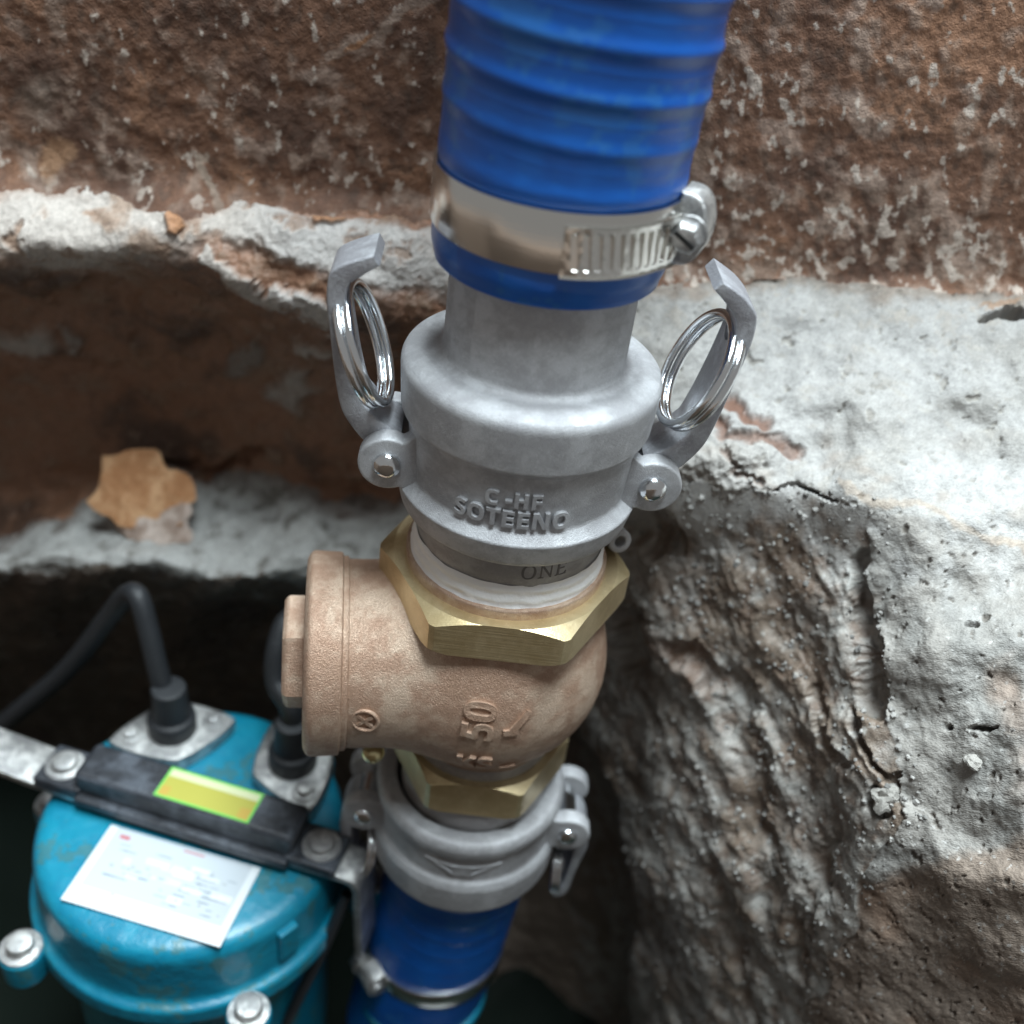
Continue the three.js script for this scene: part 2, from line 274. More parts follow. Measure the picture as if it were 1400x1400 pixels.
      const rx = x * 62 - y * 22 + 1.2 * mid, ry = y * 36, rz = z * 44, rg = ridge(rx, ry, rz, 3), gr = fbm(x * 190, y * 130, z * 150, 4);
      col[0] = STONE[0]; col[1] = STONE[1]; col[2] = STONE[2];
      mix(col, [0.33, 0.325, 0.305], 0.8 * ss(0, 0.25, gr)); mix(col, [0.15, 0.11, 0.08], 0.85 * ss(0.02, 0.3, big + 0.5 * mid)); mix(col, [0.14, 0.1, 0.076], 0.75 * ss(0.05, 0.26, -gr + 0.3 * mid)); mix(col, [0.4, 0.39, 0.365], 0.7 * ss(0.2, 0.36, fbm(x * 330 + 2, y * 300, z * 300, 3)));
      const h = (m, k, d) => { dent -= d * 0.6 * m; };
      h(ss(-0.05, 0.5, ell(wx, wy, 890, 730, 52, 44, 0.5)), 0.95, 16);
      h(ss(-0.05, 0.4, ell(wx, wy, 855, 860, 24, 70, -0.25)), 0.95, 15);
      h(ss(0, 0.5, ell(wx, wy, 955, 905, 66, 26, 0.45)), 0.75, 9);
      h(ss(34, 0, seg(wx, wy, [[1018, 930], [1026, 1030], [1030, 1120], [1052, 1210]]) - 5), 0.75, 9);
      h(ss(18, 0, seg(wx, wy, [[1182, 770], [1190, 850], [1192, 960]]) - 9), 0.92, 11);
      h(ss(5, 0, seg(wx, wy, [[1170, 985], [1200, 1045], [1255, 1082], [1262, 1110], [1235, 1165]]) - 3), 0.9, 7);
      h(ss(6, 0, seg(wx, wy, [[1100, 940], [1130, 1010], [1165, 1060]]) - 3), 0.7, 5);
      h(ss(14, 0, seg(wx, wy, [[1130, 1150], [1105, 1240], [1095, 1330]]) - 2), 0.6, 5);
      h(ss(14, 0, seg(wx, wy, [[975, 1180], [1000, 1290], [1030, 1400]]) - 2), 0.6, 5);
      h(ss(0.0, 0.4, ell(wx, wy, 1214, 1098, 24, 22, 0)), 0.95, 9);
      mix(col, [0.16, 0.085, 0.05], 0.5 * ss(-0.2, 0.6, ell(wx, wy, 935, 905, 80, 34, 0.4)));
      const ef = ss(0, 110, dW) * (1 - 0.6 * ss(-40, 0, dS)), gr2 = fbm(x * 210 + 5, y * 210, z * 210 + 2, 3), fold = fbm((X * 0.88 - Y * 0.47) * 0.017, (X * 0.47 + Y * 0.88) * 0.005, 3.1, 3), fold2 = fbm((X * 0.9 - Y * 0.43) * 0.05, (X * 0.43 + Y * 0.9) * 0.014, 8.3, 3); dent += (1 - cav) * ef * (0.8 * rg - 0.3 + 6 * fold + 2.2 * fold2 + 2.0 * mid + 0.9 * gr2 + 0.6 * gr + 0.55 * fine); mix(col, [0.13, 0.095, 0.072], (1 - cav) * 0.6 * ss(0.05, 0.25, -fold - 0.4 * fold2)); mix(col, WHITE, (1 - cav) * 0.9 * ss(130, 0, dW + 260 * mid + 60 * gr));
       dent += cav * (1.2 * fbm(x * 160, y * 40, z * 90, 3) + 1.2 * mid);
      
    } else {                                                  // smoother cement side slab, muddy towards its foot
      zone = 1;
      col[0] = 0.225; col[1] = 0.218; col[2] = 0.203; mix(col, WHITE, ss(110, 0, dW + 160 * mid + 80 * big));
      mix(col, [0.25, 0.235, 0.215], ss(-0.1, 0.3, big + 0.6 * mid)); mix(col, [0.2, 0.152, 0.118], 0.85 * ss(0, 0.16, ell(wx, wy, 1345, 1320, 270, 170, -0.25)));
      mix(col, [0.24, 0.15, 0.1], 0.5 * ss(0.1, 0.35, -big - 0.2 * mid)); const pit = ss(0.27, 0.36, fbm(x * 300 + 70, y * 300, z * 300, 3)); mix(col, [0.1, 0.085, 0.07], 0.75 * pit); dent -= 0.9 * pit;
      mix(col, [0.45, 0.44, 0.42], 0.6 * ss(0.25, 0.33, fbm(x * 500 + 5, y * 500, z * 500, 2)));
      const hol = Math.max(ss(0, 0.4, ell(wx, wy, 1330, 848, 12, 8)), ss(0, 0.4, ell(wx, wy, 1300, 992, 10, 7)), ss(0, 0.4, ell(wx, wy, 1345, 985, 14, 6)));  dent -= 5 * hol;
      dent += 2.2 * big + 1.6 * mid + 0.55 * fine + 2.2 * ss(30, 0, dS) * mid;
    }
  } else {
    const dL = wy - yLedgeTop(X), dLb = wy - yLedgeBot(X);
    if (dL < 0) {                                             // hollow under the pale crust, brown soil
      zone = 2;
      col[0] = 0.26; col[1] = 0.138; col[2] = 0.085;
      mix(col, [0.1, 0.058, 0.04], ss(-0.05, 0.3, big + 0.4 * mid)); mix(col, [0.24, 0.14, 0.088], 0.7 * ss(0.05, 0.35, -big + mid)); mix(col, [0.25, 0.18, 0.13], 0.5 * ss(0.22, 0.36, mid + 0.5 * fine));
      dent += 6 * big + 4 * mid + 0.8 * fine;
      let w = Math.max(ss(-0.3, 0.4, ell(wx, wy, 60, 312, 210, 54, 0.05)), ss(20, -4, seg(wx, wy, [[120, 268], [190, 300], [250, 318], [330, 305]]) - 9), ss(16, -8, seg(wx, wy, [[335, 312], [420, 336], [520, 352], [640, 372]]) - 26 - 10 * ss(400, 560, X)));
      w = Math.max(w, ss(6, 0, seg(wx, wy, [[281, 351], [330, 385], [400, 418], [465, 442]]) - 6 - 5 * ss(330, 400, X)));
      w *= 1 - 0.75 * ss(0.1, 0.3, mid + 0.3 * fine - 0.05);
      const wc = [0.46, 0.415, 0.375]; mix(wc, [0.36, 0.27, 0.21], ss(0.0, 0.3, mid + 0.6 * big)); mix(wc, [0.48, 0.465, 0.45], ss(300, 420, X) * 0.7);
      mix(col, wc, w); dent = lerp(dent, 2.4 * mid + 0.8 * fine + 2, w); if (w > 0.5) zone = 1;
      const pts = [[430, 480, 34, 14, 0.35, 0.45], [400, 530, 34, 22, 0.2, 0.35], [20, 462, 52, 26, 0.2, 0.42], [90, 465, 14, 18, 0, 0.3], [340, 490, 30, 20, 0, 0.22]];
      for (const [cx, cy, rx, ry, a, br] of pts) { const k = ss(-0.1, 0.5, ell(wx, wy, cx, cy, rx, ry, a)); mix(col, [br, br * 0.92, br * 0.84], 0.85 * k); dent += 3 * k; }
      const og = Math.max(ss(0, 0.5, ell(wx, wy, 228, 303, 20, 12)), ss(0, 0.5, ell(wx, wy, 440, 306, 36, 8, 0.2))); mix(col, ORANGE, 0.85 * og); dent += 2 * og;
      const cr = ss(7, 0, seg(wx, wy, [[205, 640], [300, 640], [360, 634]]) - 3);  dent -= 6 * cr;
    } else if (dLb < 0) {                                     // grey cement ledge
      zone = 1;
      col[0] = GREY[0]; col[1] = GREY[1]; col[2] = GREY[2];
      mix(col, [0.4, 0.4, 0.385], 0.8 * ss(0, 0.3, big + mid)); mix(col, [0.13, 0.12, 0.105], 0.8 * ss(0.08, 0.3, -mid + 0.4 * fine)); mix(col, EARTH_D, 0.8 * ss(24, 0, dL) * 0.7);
      dent += 2 * big + 2.5 * mid + 0.7 * fine;
    } else {
      zone = 2;
      col[0] = 0.12; col[1] = 0.095; col[2] = 0.076; mix(col, [0.22, 0.2, 0.175], 0.7 * ss(0.08, 0.3, mid)); mix(col, [0.08, 0.06, 0.05], 0.8 * ss(0, 0.3, big));
      const md = ss(560, 760, X); mix(col, MUD, md * 0.7);
      dent += 4 * big + 3 * mid + fine;
    }
  }
  const m = 1 + 0.35 * fine + 0.25 * noise(x * 1500, y * 1500, z * 1500); col[0] *= m; col[1] *= m; col[2] *= m;
}
{
  const axis = () => { const a = []; for (let v = -520; v < -40; v += 14) a.push(v); for (let v = -40; v < 1440; v += 1.9) a.push(v); for (let v = 1440; v <= 1900; v += 14) a.push(v); return a; };
  const xs = axis(), ys = axis(), W = xs.length, H = ys.length;
  // base surface on an 8-pixel lattice, softened so that its knots do not show as creases
  const S = 8, X0 = -560, n = Math.ceil((1960 - X0) / S) + 1; let zb = new Float32Array(n * n);
  for (let j = 0; j < n; j++) for (let i = 0; i < n; i++) zb[j * n + i] = zAt(X0 + i * S, X0 + j * S);
  for (let k = 0; k < 6; k++) { const q = zb.slice(); for (let j = 1; j < n - 1; j++) for (let i = 1; i < n - 1; i++) { let s = 0; for (let b = -1; b <= 1; b++) for (let a = -1; a <= 1; a++) s += zb[(j + b) * n + i + a]; q[j * n + i] = s / 9; } zb = q; }
  const zs = (X0r, Y0r) => { const X = clamp(X0r + 22 * noise(X0r * 0.011, Y0r * 0.011, 3.3), X0 + 8, 1930), Y = clamp(Y0r + 24 * noise(X0r * 0.009, Y0r * 0.012, 7.7) + 7 * noise(X0r * 0.03, Y0r * 0.03, 1.2), X0 + 8, 1930); const i = Math.floor((X - X0) / S), j = Math.floor((Y - X0) / S), a = (X - X0) / S - i, b = (Y - X0) / S - j, o = j * n + i; return lerp(lerp(zb[o], zb[o + 1], a), lerp(zb[o + n], zb[o + n + 1], a), b) * 1e-3 - 0.042 * pitMask(X0r + 3 * noise(Y0r * 0.05, 2, 9), Y0r, 9); };
  const pos = new Float32Array(W * H * 3), colr = new Float32Array(W * H * 3), zn = new Uint8Array(W * H), d1 = V(), d2 = V(), nn = V();
  for (let j = 0; j < H; j++) for (let i = 0; i < W; i++) {
    const X = xs[i], Y = ys[j], p = atZ(X, Y, zs(X, Y));
    d1.copy(atZ(X + 10, Y, zs(X + 10, Y))).sub(atZ(X - 10, Y, zs(X - 10, Y))); d2.copy(atZ(X, Y + 10, zs(X, Y + 10))).sub(atZ(X, Y - 10, zs(X, Y - 10)));
    nn.crossVectors(d2, d1).normalize();
    matter(X, Y, p);
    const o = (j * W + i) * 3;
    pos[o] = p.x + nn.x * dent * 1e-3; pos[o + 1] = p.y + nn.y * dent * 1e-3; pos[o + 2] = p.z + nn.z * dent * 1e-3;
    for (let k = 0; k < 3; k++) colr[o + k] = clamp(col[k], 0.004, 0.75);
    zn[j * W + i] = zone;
  }
  const full = new THREE.BufferGeometry(), index = [[], [], []], all = [];
  for (let j = 0; j < H - 1; j++) for (let i = 0; i < W - 1; i++) { const a = j * W + i, b = a + 1, c = a + W, d = c + 1; all.push(a, c, b, b, c, d); index[zn[a]].push(a, c, b, b, c, d); }
  full.setAttribute('position', new THREE.BufferAttribute(pos, 3)); full.setIndex(all); full.computeVertexNormals();
  const nor = full.attributes.normal.array;
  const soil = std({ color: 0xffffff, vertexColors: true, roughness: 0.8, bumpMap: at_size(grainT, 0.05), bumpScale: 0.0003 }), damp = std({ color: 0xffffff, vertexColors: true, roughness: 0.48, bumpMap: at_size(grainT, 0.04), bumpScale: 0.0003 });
  ['earth_bank', 'concrete_ledge', 'pit_wall'].forEach((name, k) => {
    const map = new Int32Array(W * H).fill(-1), P = [], N = [], C = [], U = [], I = new Uint32Array(index[k].length); let c = 0;
    index[k].forEach((v, i) => {
      if (map[v] < 0) { map[v] = c++; for (let q = 0; q < 3; q++) { P.push(pos[v * 3 + q]); N.push(nor[v * 3 + q]); C.push(colr[v * 3 + q]); } U.push(P[P.length - 3] + 0.31 * P[P.length - 1], P[P.length - 2] - P[P.length - 1]); }
      I[i] = map[v];
    });
    const g = new THREE.BufferGeometry();
    g.setAttribute('position', new THREE.Float32BufferAttribute(P, 3)); g.setAttribute('normal', new THREE.Float32BufferAttribute(N, 3)); g.setAttribute('color', new THREE.Float32BufferAttribute(C, 3)); g.setAttribute('uv', new THREE.Float32BufferAttribute(U, 2)); g.setIndex(new THREE.BufferAttribute(I, 1));
    const m = new THREE.Mesh(g, k === 2 ? damp : soil); m.name = name; m.castShadow = m.receiveShadow = true; scene.add(m);
    tag(m, ['brown earth bank flecked with pale stones behind the blue hose', 'pale crumbling concrete crust and ledge around the pit', 'dark broken side of the pit below the concrete crust'][k], ['earth bank', 'concrete ledge', 'pit wall'][k], null, 'structure');
  });
  // the pit's near and left sides, below and beside the frame: they keep the light of the room out of its foot
  const side = (ax, az, bx, bz, nx, nz) => {
    const face = (off) => grid(90, 50, (u, v) => { const x = lerp(ax, bx, u), z = lerp(az, bz, u), y = lerp(-620, -55 + 10 * noise(u * 5, 1, 2), v), d = off + 9 * fbm(x * 0.03, y * 0.03, z * 0.03, 3); return [x + nx * d, y, z + nz * d]; });
    const A = face(0), B = face(60), cap = grid(90, 1, (u, v) => { const x = lerp(ax, bx, u), z = lerp(az, bz, u), y = -55 + 10 * noise(u * 5, 1, 2), d = 60 * v + 9 * fbm(x * 0.03, y * 0.03, z * 0.03, 3); return [x + nx * d, y, z + nz * d]; });
    tag(part('near_pit_wall', [A, B, cap], std({ color: new THREE.Color(0.16, 0.11, 0.08), roughness: 0.9, bumpMap: at_size(blotchT, 0.1), bumpScale: 0.002 }), scene), null, null, null, 'structure');
  };
  side(-330, 205, 110, 205, 0, 1); side(-330, -120, -330, 262, -1, 0);
  // loose grit caught on the broken side of the pit
  const Q = rng(5), N = 1500, grit = new THREE.InstancedMesh(rock(2, 1, [1, 0.8, 0.9], 2, 0.6), std({ color: 0xffffff, roughness: 0.7, bumpMap: at_size(grainT, 2), bumpScale: 0.0002 }), N), mm = new THREE.Matrix4(), qq = new THREE.Quaternion(), cc = new THREE.Color();
  for (let k = 0, tries = 0; k < N && tries < 60000; tries++) {
    const i = Math.floor(Q() * W), j = Math.floor(Q() * H), X = xs[i], Y = ys[j];
    if (X < 830 || X > xSmooth(Y) + 25 || Y < yWhite(X) - 12 || Y > 1500 || fbm(X * 0.012, Y * 0.012, 4, 2) < Q() * 0.5 - 0.3) continue;
    const o = (j * W + i) * 3, s = (0.3 + 1.0 * Q() ** 3) * 1e-3, b = 0.13 + 0.17 * Q();
    mm.compose(V(pos[o], pos[o + 1], pos[o + 2]), qq.setFromEuler(new THREE.Euler(Q() * 6, Q() * 6, Q() * 6)), V(s, s * (0.7 + 0.5 * Q()), s)); grit.setMatrixAt(k, mm);
    grit.setColorAt(k, cc.setRGB(b * 1.02, b * 0.98, b * 0.92)); k++;
  }
  grit.name = 'gravel'; grit.castShadow = grit.receiveShadow = true; scene.add(grit); tag(grit, 'loose grey grit clinging to the broken side of the pit', 'gravel', null, 'stuff');
  // standing water at the foot of the pit
  const wg = grid(120, 120, (u, v) => { const x = lerp(-0.6, 0.5, u), z = lerp(0.5, -0.6, v); return [x, -0.49 + 0.0007 * fbm(x * 40, z * 40, 0, 3), z]; });
  boxUV(wg.toNonIndexed()); const water = new THREE.Mesh(wg, phy({ color: new THREE.Color(0.011, 0.016, 0.013), roughness: 0.12, ior: 1.33 })); water.name = 'water'; water.receiveShadow = true; scene.add(water);
  tag(water, 'dark murky water standing round the pump', 'water', null, 'structure');
}

// ---------------------------------------------------------------- upper blue hose
function hoseGeo(y0, y1, rad, lean, inner, fade, pitch = 11.6, amp = 1.0, phase = 0) {
  const nv = Math.round((y1 - y0) / 0.45);
  const outer = grid(200, nv, (u, v) => {
    const y = lerp(y0, y1, v), a = u * Math.PI * 2, q = (y / pitch + a / (2 * Math.PI) + phase) % 1, f = q < 0 ? q + 1 : q;
    const rib = Math.exp(-(((f - 0.5) / 0.17) ** 2)) - 0.25 + 0.12 * Math.exp(-(((f - 0.05) / 0.06) ** 2));
    const ampHere = amp * (0.22 + 0.78 * ss(fade[0], fade[1], y + 4 * Math.sin(a * 2 + 1)));
    const r = rad(y) + ampHere * rib + 0.25 * noise(Math.sin(a) * 2, y * 0.06, Math.cos(a) * 2) + 0.05 * noise(Math.sin(a) * 9, y * 0.5, Math.cos(a) * 9), [lx, lz] = lean(y);
    return [lx + r * Math.sin(a), y, lz + r * Math.cos(a)];
  });
  const [lx, lz] = lean(y0), r0 = rad(y0) - 0.25 * amp * 0.25;
  const lip = grid(160, 4, (u, v) => { const a = u * Math.PI * 2, r = lerp(inner, r0, v); return [lx + r * Math.sin(a), y0 + 0.15 * Math.sin(v * Math.PI) * -1, lz + r * Math.cos(a)]; });
  return [outer, lip];
}
{
  const rad = (y) => 31.9 + 1.2 * ss(30, 36, y) + 0.35 * Math.exp(-(((y - 59.5) / 2.5) ** 2)) - 0.4 * Math.exp(-(((y - 49) / 7) ** 2)) + 0.9 * ss(55, 95, y);
  const m = part('blue_hose', hoseGeo(30.5, 420, rad, (y) => [1.2 * ss(40, 90, y) + 0.00022 * Math.max(0, y - 80) ** 2, -0.0006 * Math.max(0, y - 110) ** 2], 27.4, [58, 92], 11.6, 0.9, 0.3), M.hose, scene);
  tag(m, 'blue ribbed hose rising out of the picture from the upper coupling', 'hose');
}

// ---------------------------------------------------------------- hose clamps
function makeClamp(name, label, at, R, th0, half, steel) {
  const t = thing(name, label, 'hose clamp', at, 'hose clamps on the blue hoses');
  part('band', lathe([[R, -half], [R + 0.75, -half], [R + 0.85, -half + 0.25], [R + 0.85, half - 0.25], [R + 0.75, half], [R, half]], 200, 0.4), steel, t);
  // slotted tongue of the band, running from th0 - 1.15 to the screw housing at th0
  const a0 = th0 - 1.16, a1 = th0 - 0.1, r1 = R + 1.75;
  const strip = grid(340, 46, (u, v) => {
    const a = lerp(a0, a1, u), y = lerp(-half - 0.6, half * 0.62, v), s = (a - a0) * R;
    let k = (((s + 0.14 * (y + half)) / 2.9) % 1 + 1) % 1; const on = ss(0.0, 0.12, k) * ss(0.62, 0.5, k) * ss(-half + 1.4, -half + 2.2, y) * ss(half * 0.62 - 1.6, half * 0.62 - 2.4, y) * ss(1.2, 2, s) * ss((a1 - a0) * R - 0.5, (a1 - a0) * R - 1.5, s);
    const r = r1 + 0.75 * ss(0.75, 1, u) * 1.5 - 1.5 * on + 0.09 * y + 0.12 * noise(s * 0.4, y * 0.4, 3); return [r * Math.sin(a), y, r * Math.cos(a)];
  });
  const back = grid(60, 1, (u, v) => { const a = lerp(a0, a1, u), y = lerp(-half - 0.6, half * 0.62, v), r = R + 0.9; return [r * Math.sin(a), y, r * Math.cos(a)]; });
  const edge = (y) => grid(60, 1, (u, v) => { const a = lerp(a0, a1, u), r = lerp(R + 0.8, r1 + 1.1 * ss(0.75, 1, u), v); return [r * Math.sin(a), y, r * Math.cos(a)]; });
  part('slotted_tongue', [strip, back, edge(-half - 0.6), edge(half * 0.62)], steel, t);
  // housing: a pressed saddle over the worm screw; local frame x = along the screw (towards the front), y up, z outwards
  const h = new THREE.Group(); const ca = Math.cos(th0), sa = Math.sin(th0);
  const frame = new THREE.Matrix4().makeBasis(V(-ca, 0, sa), V(0, 1, 0), V(sa, 0, ca)).setPosition(R * sa, 0, R * ca);
  const F = (g) => {                                          // the frame is left-handed: turn the faces back outwards
    const q = flat(g).applyMatrix4(frame);
    for (const k of ['position', 'normal']) { const a = q.attributes[k]; for (let i = 0; i < a.count; i += 3) { const x = a.getX(i + 1), y = a.getY(i + 1), z = a.getZ(i + 1); a.setXYZ(i + 1, a.getX(i + 2), a.getY(i + 2), a.getZ(i + 2)); a.setXYZ(i + 2, x, y, z); } }
    return q;
  };
  const arch = new THREE.Shape(); arch.moveTo(-half - 1, 0.6); arch.lineTo(-half - 1, 2); arch.bezierCurveTo(-half - 1, 9.5, half + 1, 9.5, half + 1, 2); arch.lineTo(half + 1, 0.6); arch.lineTo(-half - 1, 0.6);
  const ag = new THREE.ExtrudeGeometry(arch, { depth: 9, bevelEnabled: true, bevelThickness: 0.8, bevelSize: 0.8, bevelSegments: 3, curveSegments: 20 });
  ag.applyMatrix4(new THREE.Matrix4().makeBasis(V(0, 1, 0), V(0, 0, 1), V(1, 0, 0))).translate(-8.5, 0, 0);
  part('housing', F(smooth(ag, 0.7)), M.screw, t);
  const head = smooth(new THREE.CylinderGeometry(4.1, 4.3, 4.6, 6, 1), 0.3), washer = lathe(rounded([[0, -0.6], [5, -0.6], [5, 0.9], [0, 0.9]], 0.5), 40);
  const ax = [1, -0.02, 0.06];
  const sc = part('screw', [F(aim(lathe(rounded([[0, 0], [4.3, 0], [4.5, 1], [4.5, 3.4], [3.6, 4.8], [0, 5]], 0.8), 6, 0.25), [4.2, 0.4, 4.4], ax)), F(aim(washer, [3.4, 0.4, 4.4], ax)), F(aim(new THREE.CylinderGeometry(2.6, 2.6, 14, 20), [-4, 0.4, 4.4], ax))], M.screw, t);
  part('slot', F(put(new THREE.BoxGeometry(0.4, 1.3, 6.5), { t: [9.05, 0.35, 4.7], r: [0.5, 0, 0] })), M.black, sc);
  return t;
}
makeClamp('hose_clamp', 'shiny steel worm drive clamp round the upper blue hose', [0.6, 49, 0], 33.6, 1.24, 8, M.stainless);

// ---------------------------------------------------------------- camlock couplings
function ringGeo(R, w) { const a = new THREE.TorusGeometry(R, w, 14, 90), b = new THREE.TorusGeometry(R, w, 14, 90); return [put(a, { t: [0, 0, w * 0.95] }), put(b, { t: [0, 0, -w * 0.95] })]; }
const csg = new Evaluator(); csg.attributes = ['position', 'normal']; csg.useGroups = false;
function leverGeo(spine, width) {                              // spine: [x, y, half thickness]; extruded along z
  const L = [], Rr = [];
  const c = new THREE.CatmullRomCurve3(spine.map(([x, y]) => V(x, y, 0)), false, 'catmullrom', 0.35), n = 60;
  for (let i = 0; i <= n; i++) { const t = i / n, p = c.getPoint(t), d = c.getTangent(t), k = t * (spine.length - 1), j = Math.min(spine.length - 2, Math.floor(k)), h = lerp(spine[j][2], spine[j + 1][2], k - j); L.push([p.x - d.y * h, p.y + d.x * h]); Rr.push([p.x + d.y * h, p.y - d.x * h]); }
  const s = new THREE.Shape([...L, ...Rr.reverse()].map(([x, y]) => new THREE.Vector2(x, y)));
  const g = new THREE.ExtrudeGeometry(s, { depth: width - 2, bevelEnabled: true, bevelThickness: 1, bevelSize: 0.7, bevelOffset: -0.7, bevelSegments: 3, curveSegments: 4 });
  return g.translate(0, 0, -(width - 2) / 2);
}
function makeCoupler(name, label, at, o) {
  const t = thing(name, label, 'coupling', at, null); t.rotation.set(o.flip ? Math.PI : 0, o.turn ?? 0, 0, 'YXZ');
  const geos = [lathe(o.profile, 220, 0.5)];
  for (const s of [-1, 1]) for (const f of [-1, 1]) {
    const sh = new THREE.Shape(); const cx = 41 * s, cy = o.ear;
    const pts = []; for (let k = 0; k <= 24; k++) { const a = lerp(-2.0, 2.1, k / 24); pts.push(new THREE.Vector2(cx + s * 8.6 * Math.cos(a), cy + 8.6 * Math.sin(a))); }
    sh.setFromPoints([new THREE.Vector2(27 * s, cy - 9), ...pts, new THREE.Vector2(27 * s, cy + 15)]);
    const g = new THREE.ExtrudeGeometry(sh, { depth: 4.6, bevelEnabled: true, bevelThickness: 0.9, bevelSize: 0.9, bevelOffset: -0.4, bevelSegments: 3 });
    geos.push(smooth(g.translate(0, 0, f > 0 ? 9.2 : -13.8), 0.7));
  }
  const body = part('body', geos, M.alu, t);
  for (const s of [-1, 1]) {
    const dome = rounded([[0, -17], [3.2, -16.6], [4.1, -15], [3.7, -14.4], [3.7, 14.7], [4.5, 14.8], [4.2, 16.2], [2.5, 17.8], [0, 18.2]], 0.8);
    part('pin', put(lathe(dome, 30, 0.7), { t: [41 * s, o.ear, 0], r: [Math.PI / 2, 0, 0] }), M.chrome, t);
    const sp = (s < 0 ? o.leverL : o.leverR).map(([x, y, h]) => [x * s, y, h]);
    let lv = leverGeo(sp, 17);
    if (o.ringL) {
      const A = new Brush(flat(mergeVertices(lv.deleteAttribute('uv')))), hole = s < 0 ? o.holeL : o.holeR, B = new Brush(flat(new THREE.CylinderGeometry(3.4, 3.4, 30, 28).rotateZ(Math.PI / 2).translate(hole[0], hole[1], 0)));
      A.updateMatrixWorld(); B.updateMatrixWorld(); lv = csg.evaluate(A, B, SUBTRACTION).geometry;
    }
    const arm = part('lever_arm', smooth(lv, 0.6), M.steelLever, t);
    const rg = s < 0 ? o.ringL : o.ringR;
    if (rg) {
      const q = new THREE.Quaternion().setFromUnitVectors(V(0, 0, 1), V(...rg.n).normalize());
      part('pull_ring', ringGeo(rg.R, rg.w).map((g) => g.applyQuaternion(q).translate(...rg.at)), M.chrome, arm);
    }
  }
  return { t, body };
}
const bodyTop = rounded([[24.5, 45], [27.3, 45], [27.3, 2.4, 4], [29.6, 0.8, 2], [34, 1.4, 3], [39.6, -1.2, 4.0], [38.7, -17.6, 1.0], [36.2, -19.6, 1.4], [35.0, -39.2, 1.0], [39.0, -42.6, 0.7], [37.2, -50.8, 1.2], [35.4, -52.5, 1], [29.5, -52.8], [29.5, -45]], 1, 6);
{
  const { t, body } = makeCoupler('camlock_coupling', 'grey cast aluminium camlock coupling under the upper blue hose, ringed levers raised', [0, 0, 0], {
    profile: bodyTop, ear: -34, turn: 0.09,
    leverL: [[40.5, -31, 4.8], [47, -26, 4.4], [52.4, -19, 3.6], [54.8, -9, 3.2], [56.6, 3, 2.8], [58, 15, 2.7], [57, 22, 3.1], [52.5, 25.4, 2.6], [47, 28.6, 1.7]],
    leverR: [[40.5, -31, 4.8], [47, -26, 4.4], [52, -19, 3.6], [54.6, -9, 3.2], [56.8, 3, 2.8], [58.6, 15, 2.7], [57.8, 22.4, 3.1], [53.6, 27.2, 2.6], [47.5, 31.6, 1.7]],
    holeL: [-57.5, 14], holeR: [58, 15],
    ringL: { R: 18.0, w: 1.5, at: [-50.2, -1.5, 0], n: [0.93, 0.36, 0.03] }, ringR: { R: 18.0, w: 1.5, at: [50.0, 0.5, 0], n: [-0.91, 0.4, 0.06] },
  });
  const lug = atZ(845, 743, -0.008).multiplyScalar(1000), lp = [lug.x, lug.y, lug.z];
  part('safety_lug', [aim(lathe(rounded([[2.0, -4], [4.3, -4], [4.3, 4], [2.0, 4], [2.0, -4]], 0.8), 40), lp, [0.35, 0.25, 1]), tube([[lug.x - 3, lug.y + 1, lug.z - 1], [lug.x - 8, lug.y + 8, lug.z - 4], [28, -48, -14]], 2.6, 20, 10)], M.alu, t);
  part('raised_lettering', [bend(words('C -HF', 4.9, 1.0, font, 0.25), 35.6, -27.8, -0.09), bend(words('SOTEENO', 5.6, 1.0, font, 0.25), 35.4, -34.7, -0.09)], M.alu, body);
}
{
  const t = thing('threaded_adapter', 'grey adapter stamped with dark letters and wrapped in white sealing tape, above the bronze valve', 'adapter', [0, 0, 0]);
  part('body', lathe(rounded([[27, -50], [31.2, -50], [31.2, -65.2, 0.8], [29.6, -66.4], [29.4, -90]], 0.6), 160), M.aluDark, t);
  part('sealing_tape', grid(200, 20, (u, v) => { const a = u * Math.PI * 2, yb = -75.9 + 0.5 * noise(Math.sin(a) * 4, Math.cos(a) * 4, 2), yt = -63.6 + 0.35 * noise(Math.sin(a) * 3, Math.cos(a) * 3, 8), y = lerp(yb, yt, v), r = 33.2 + 0.4 * noise(Math.sin(a) * 6, y * 0.35, Math.cos(a) * 6) - 1.7 * v + 0.18 * Math.sin(y * 1.7 + a); return [r * Math.sin(a), y, r * Math.cos(a)]; }), M.tape, t);
  part('stamped_letters', bend(words('ONE', 5.4, 0.12, serif), 31.2, -58.3, 0.42), M.ink, t);
}

// ---------------------------------------------------------------- bronze check valve
const VY = -121;
const capDir = V(-0.975, 0.01, 0.2).normalize();
function sdf(p) {
  const d0 = Math.hypot(p.x, p.y - VY, p.z * 0.98) - 41.5;
  const q = V(p.x, p.y - VY - 1, p.z - 3), h = q.dot(capDir), rr = Math.sqrt(Math.max(0, q.lengthSq() - h * h));
  const br = Math.max(rr - 33.2, h - 53.2, -h);
  const rv = Math.hypot(p.x, p.z), up = Math.max(rv - 34, Math.abs(p.y + 88) - 16), dn = Math.max(rv - 25, Math.abs(p.y + 158) - 16);
  const sm = (a, b, k) => { const t = clamp(0.5 + 0.5 * (b - a) / k, 0, 1); return lerp(b, a, t) - k * t * (1 - t); };
  return sm(sm(sm(d0, br, 12), up, 8), dn, 10);
}
function bodyRadius(dir) { let a = 15, b = 90; const p = V(); for (let k = 0; k < 26; k++) { const m = (a + b) / 2; p.copy(dir).multiplyScalar(m); p.y += VY; if (sdf(p) < 0) a = m; else b = m; } return a; }
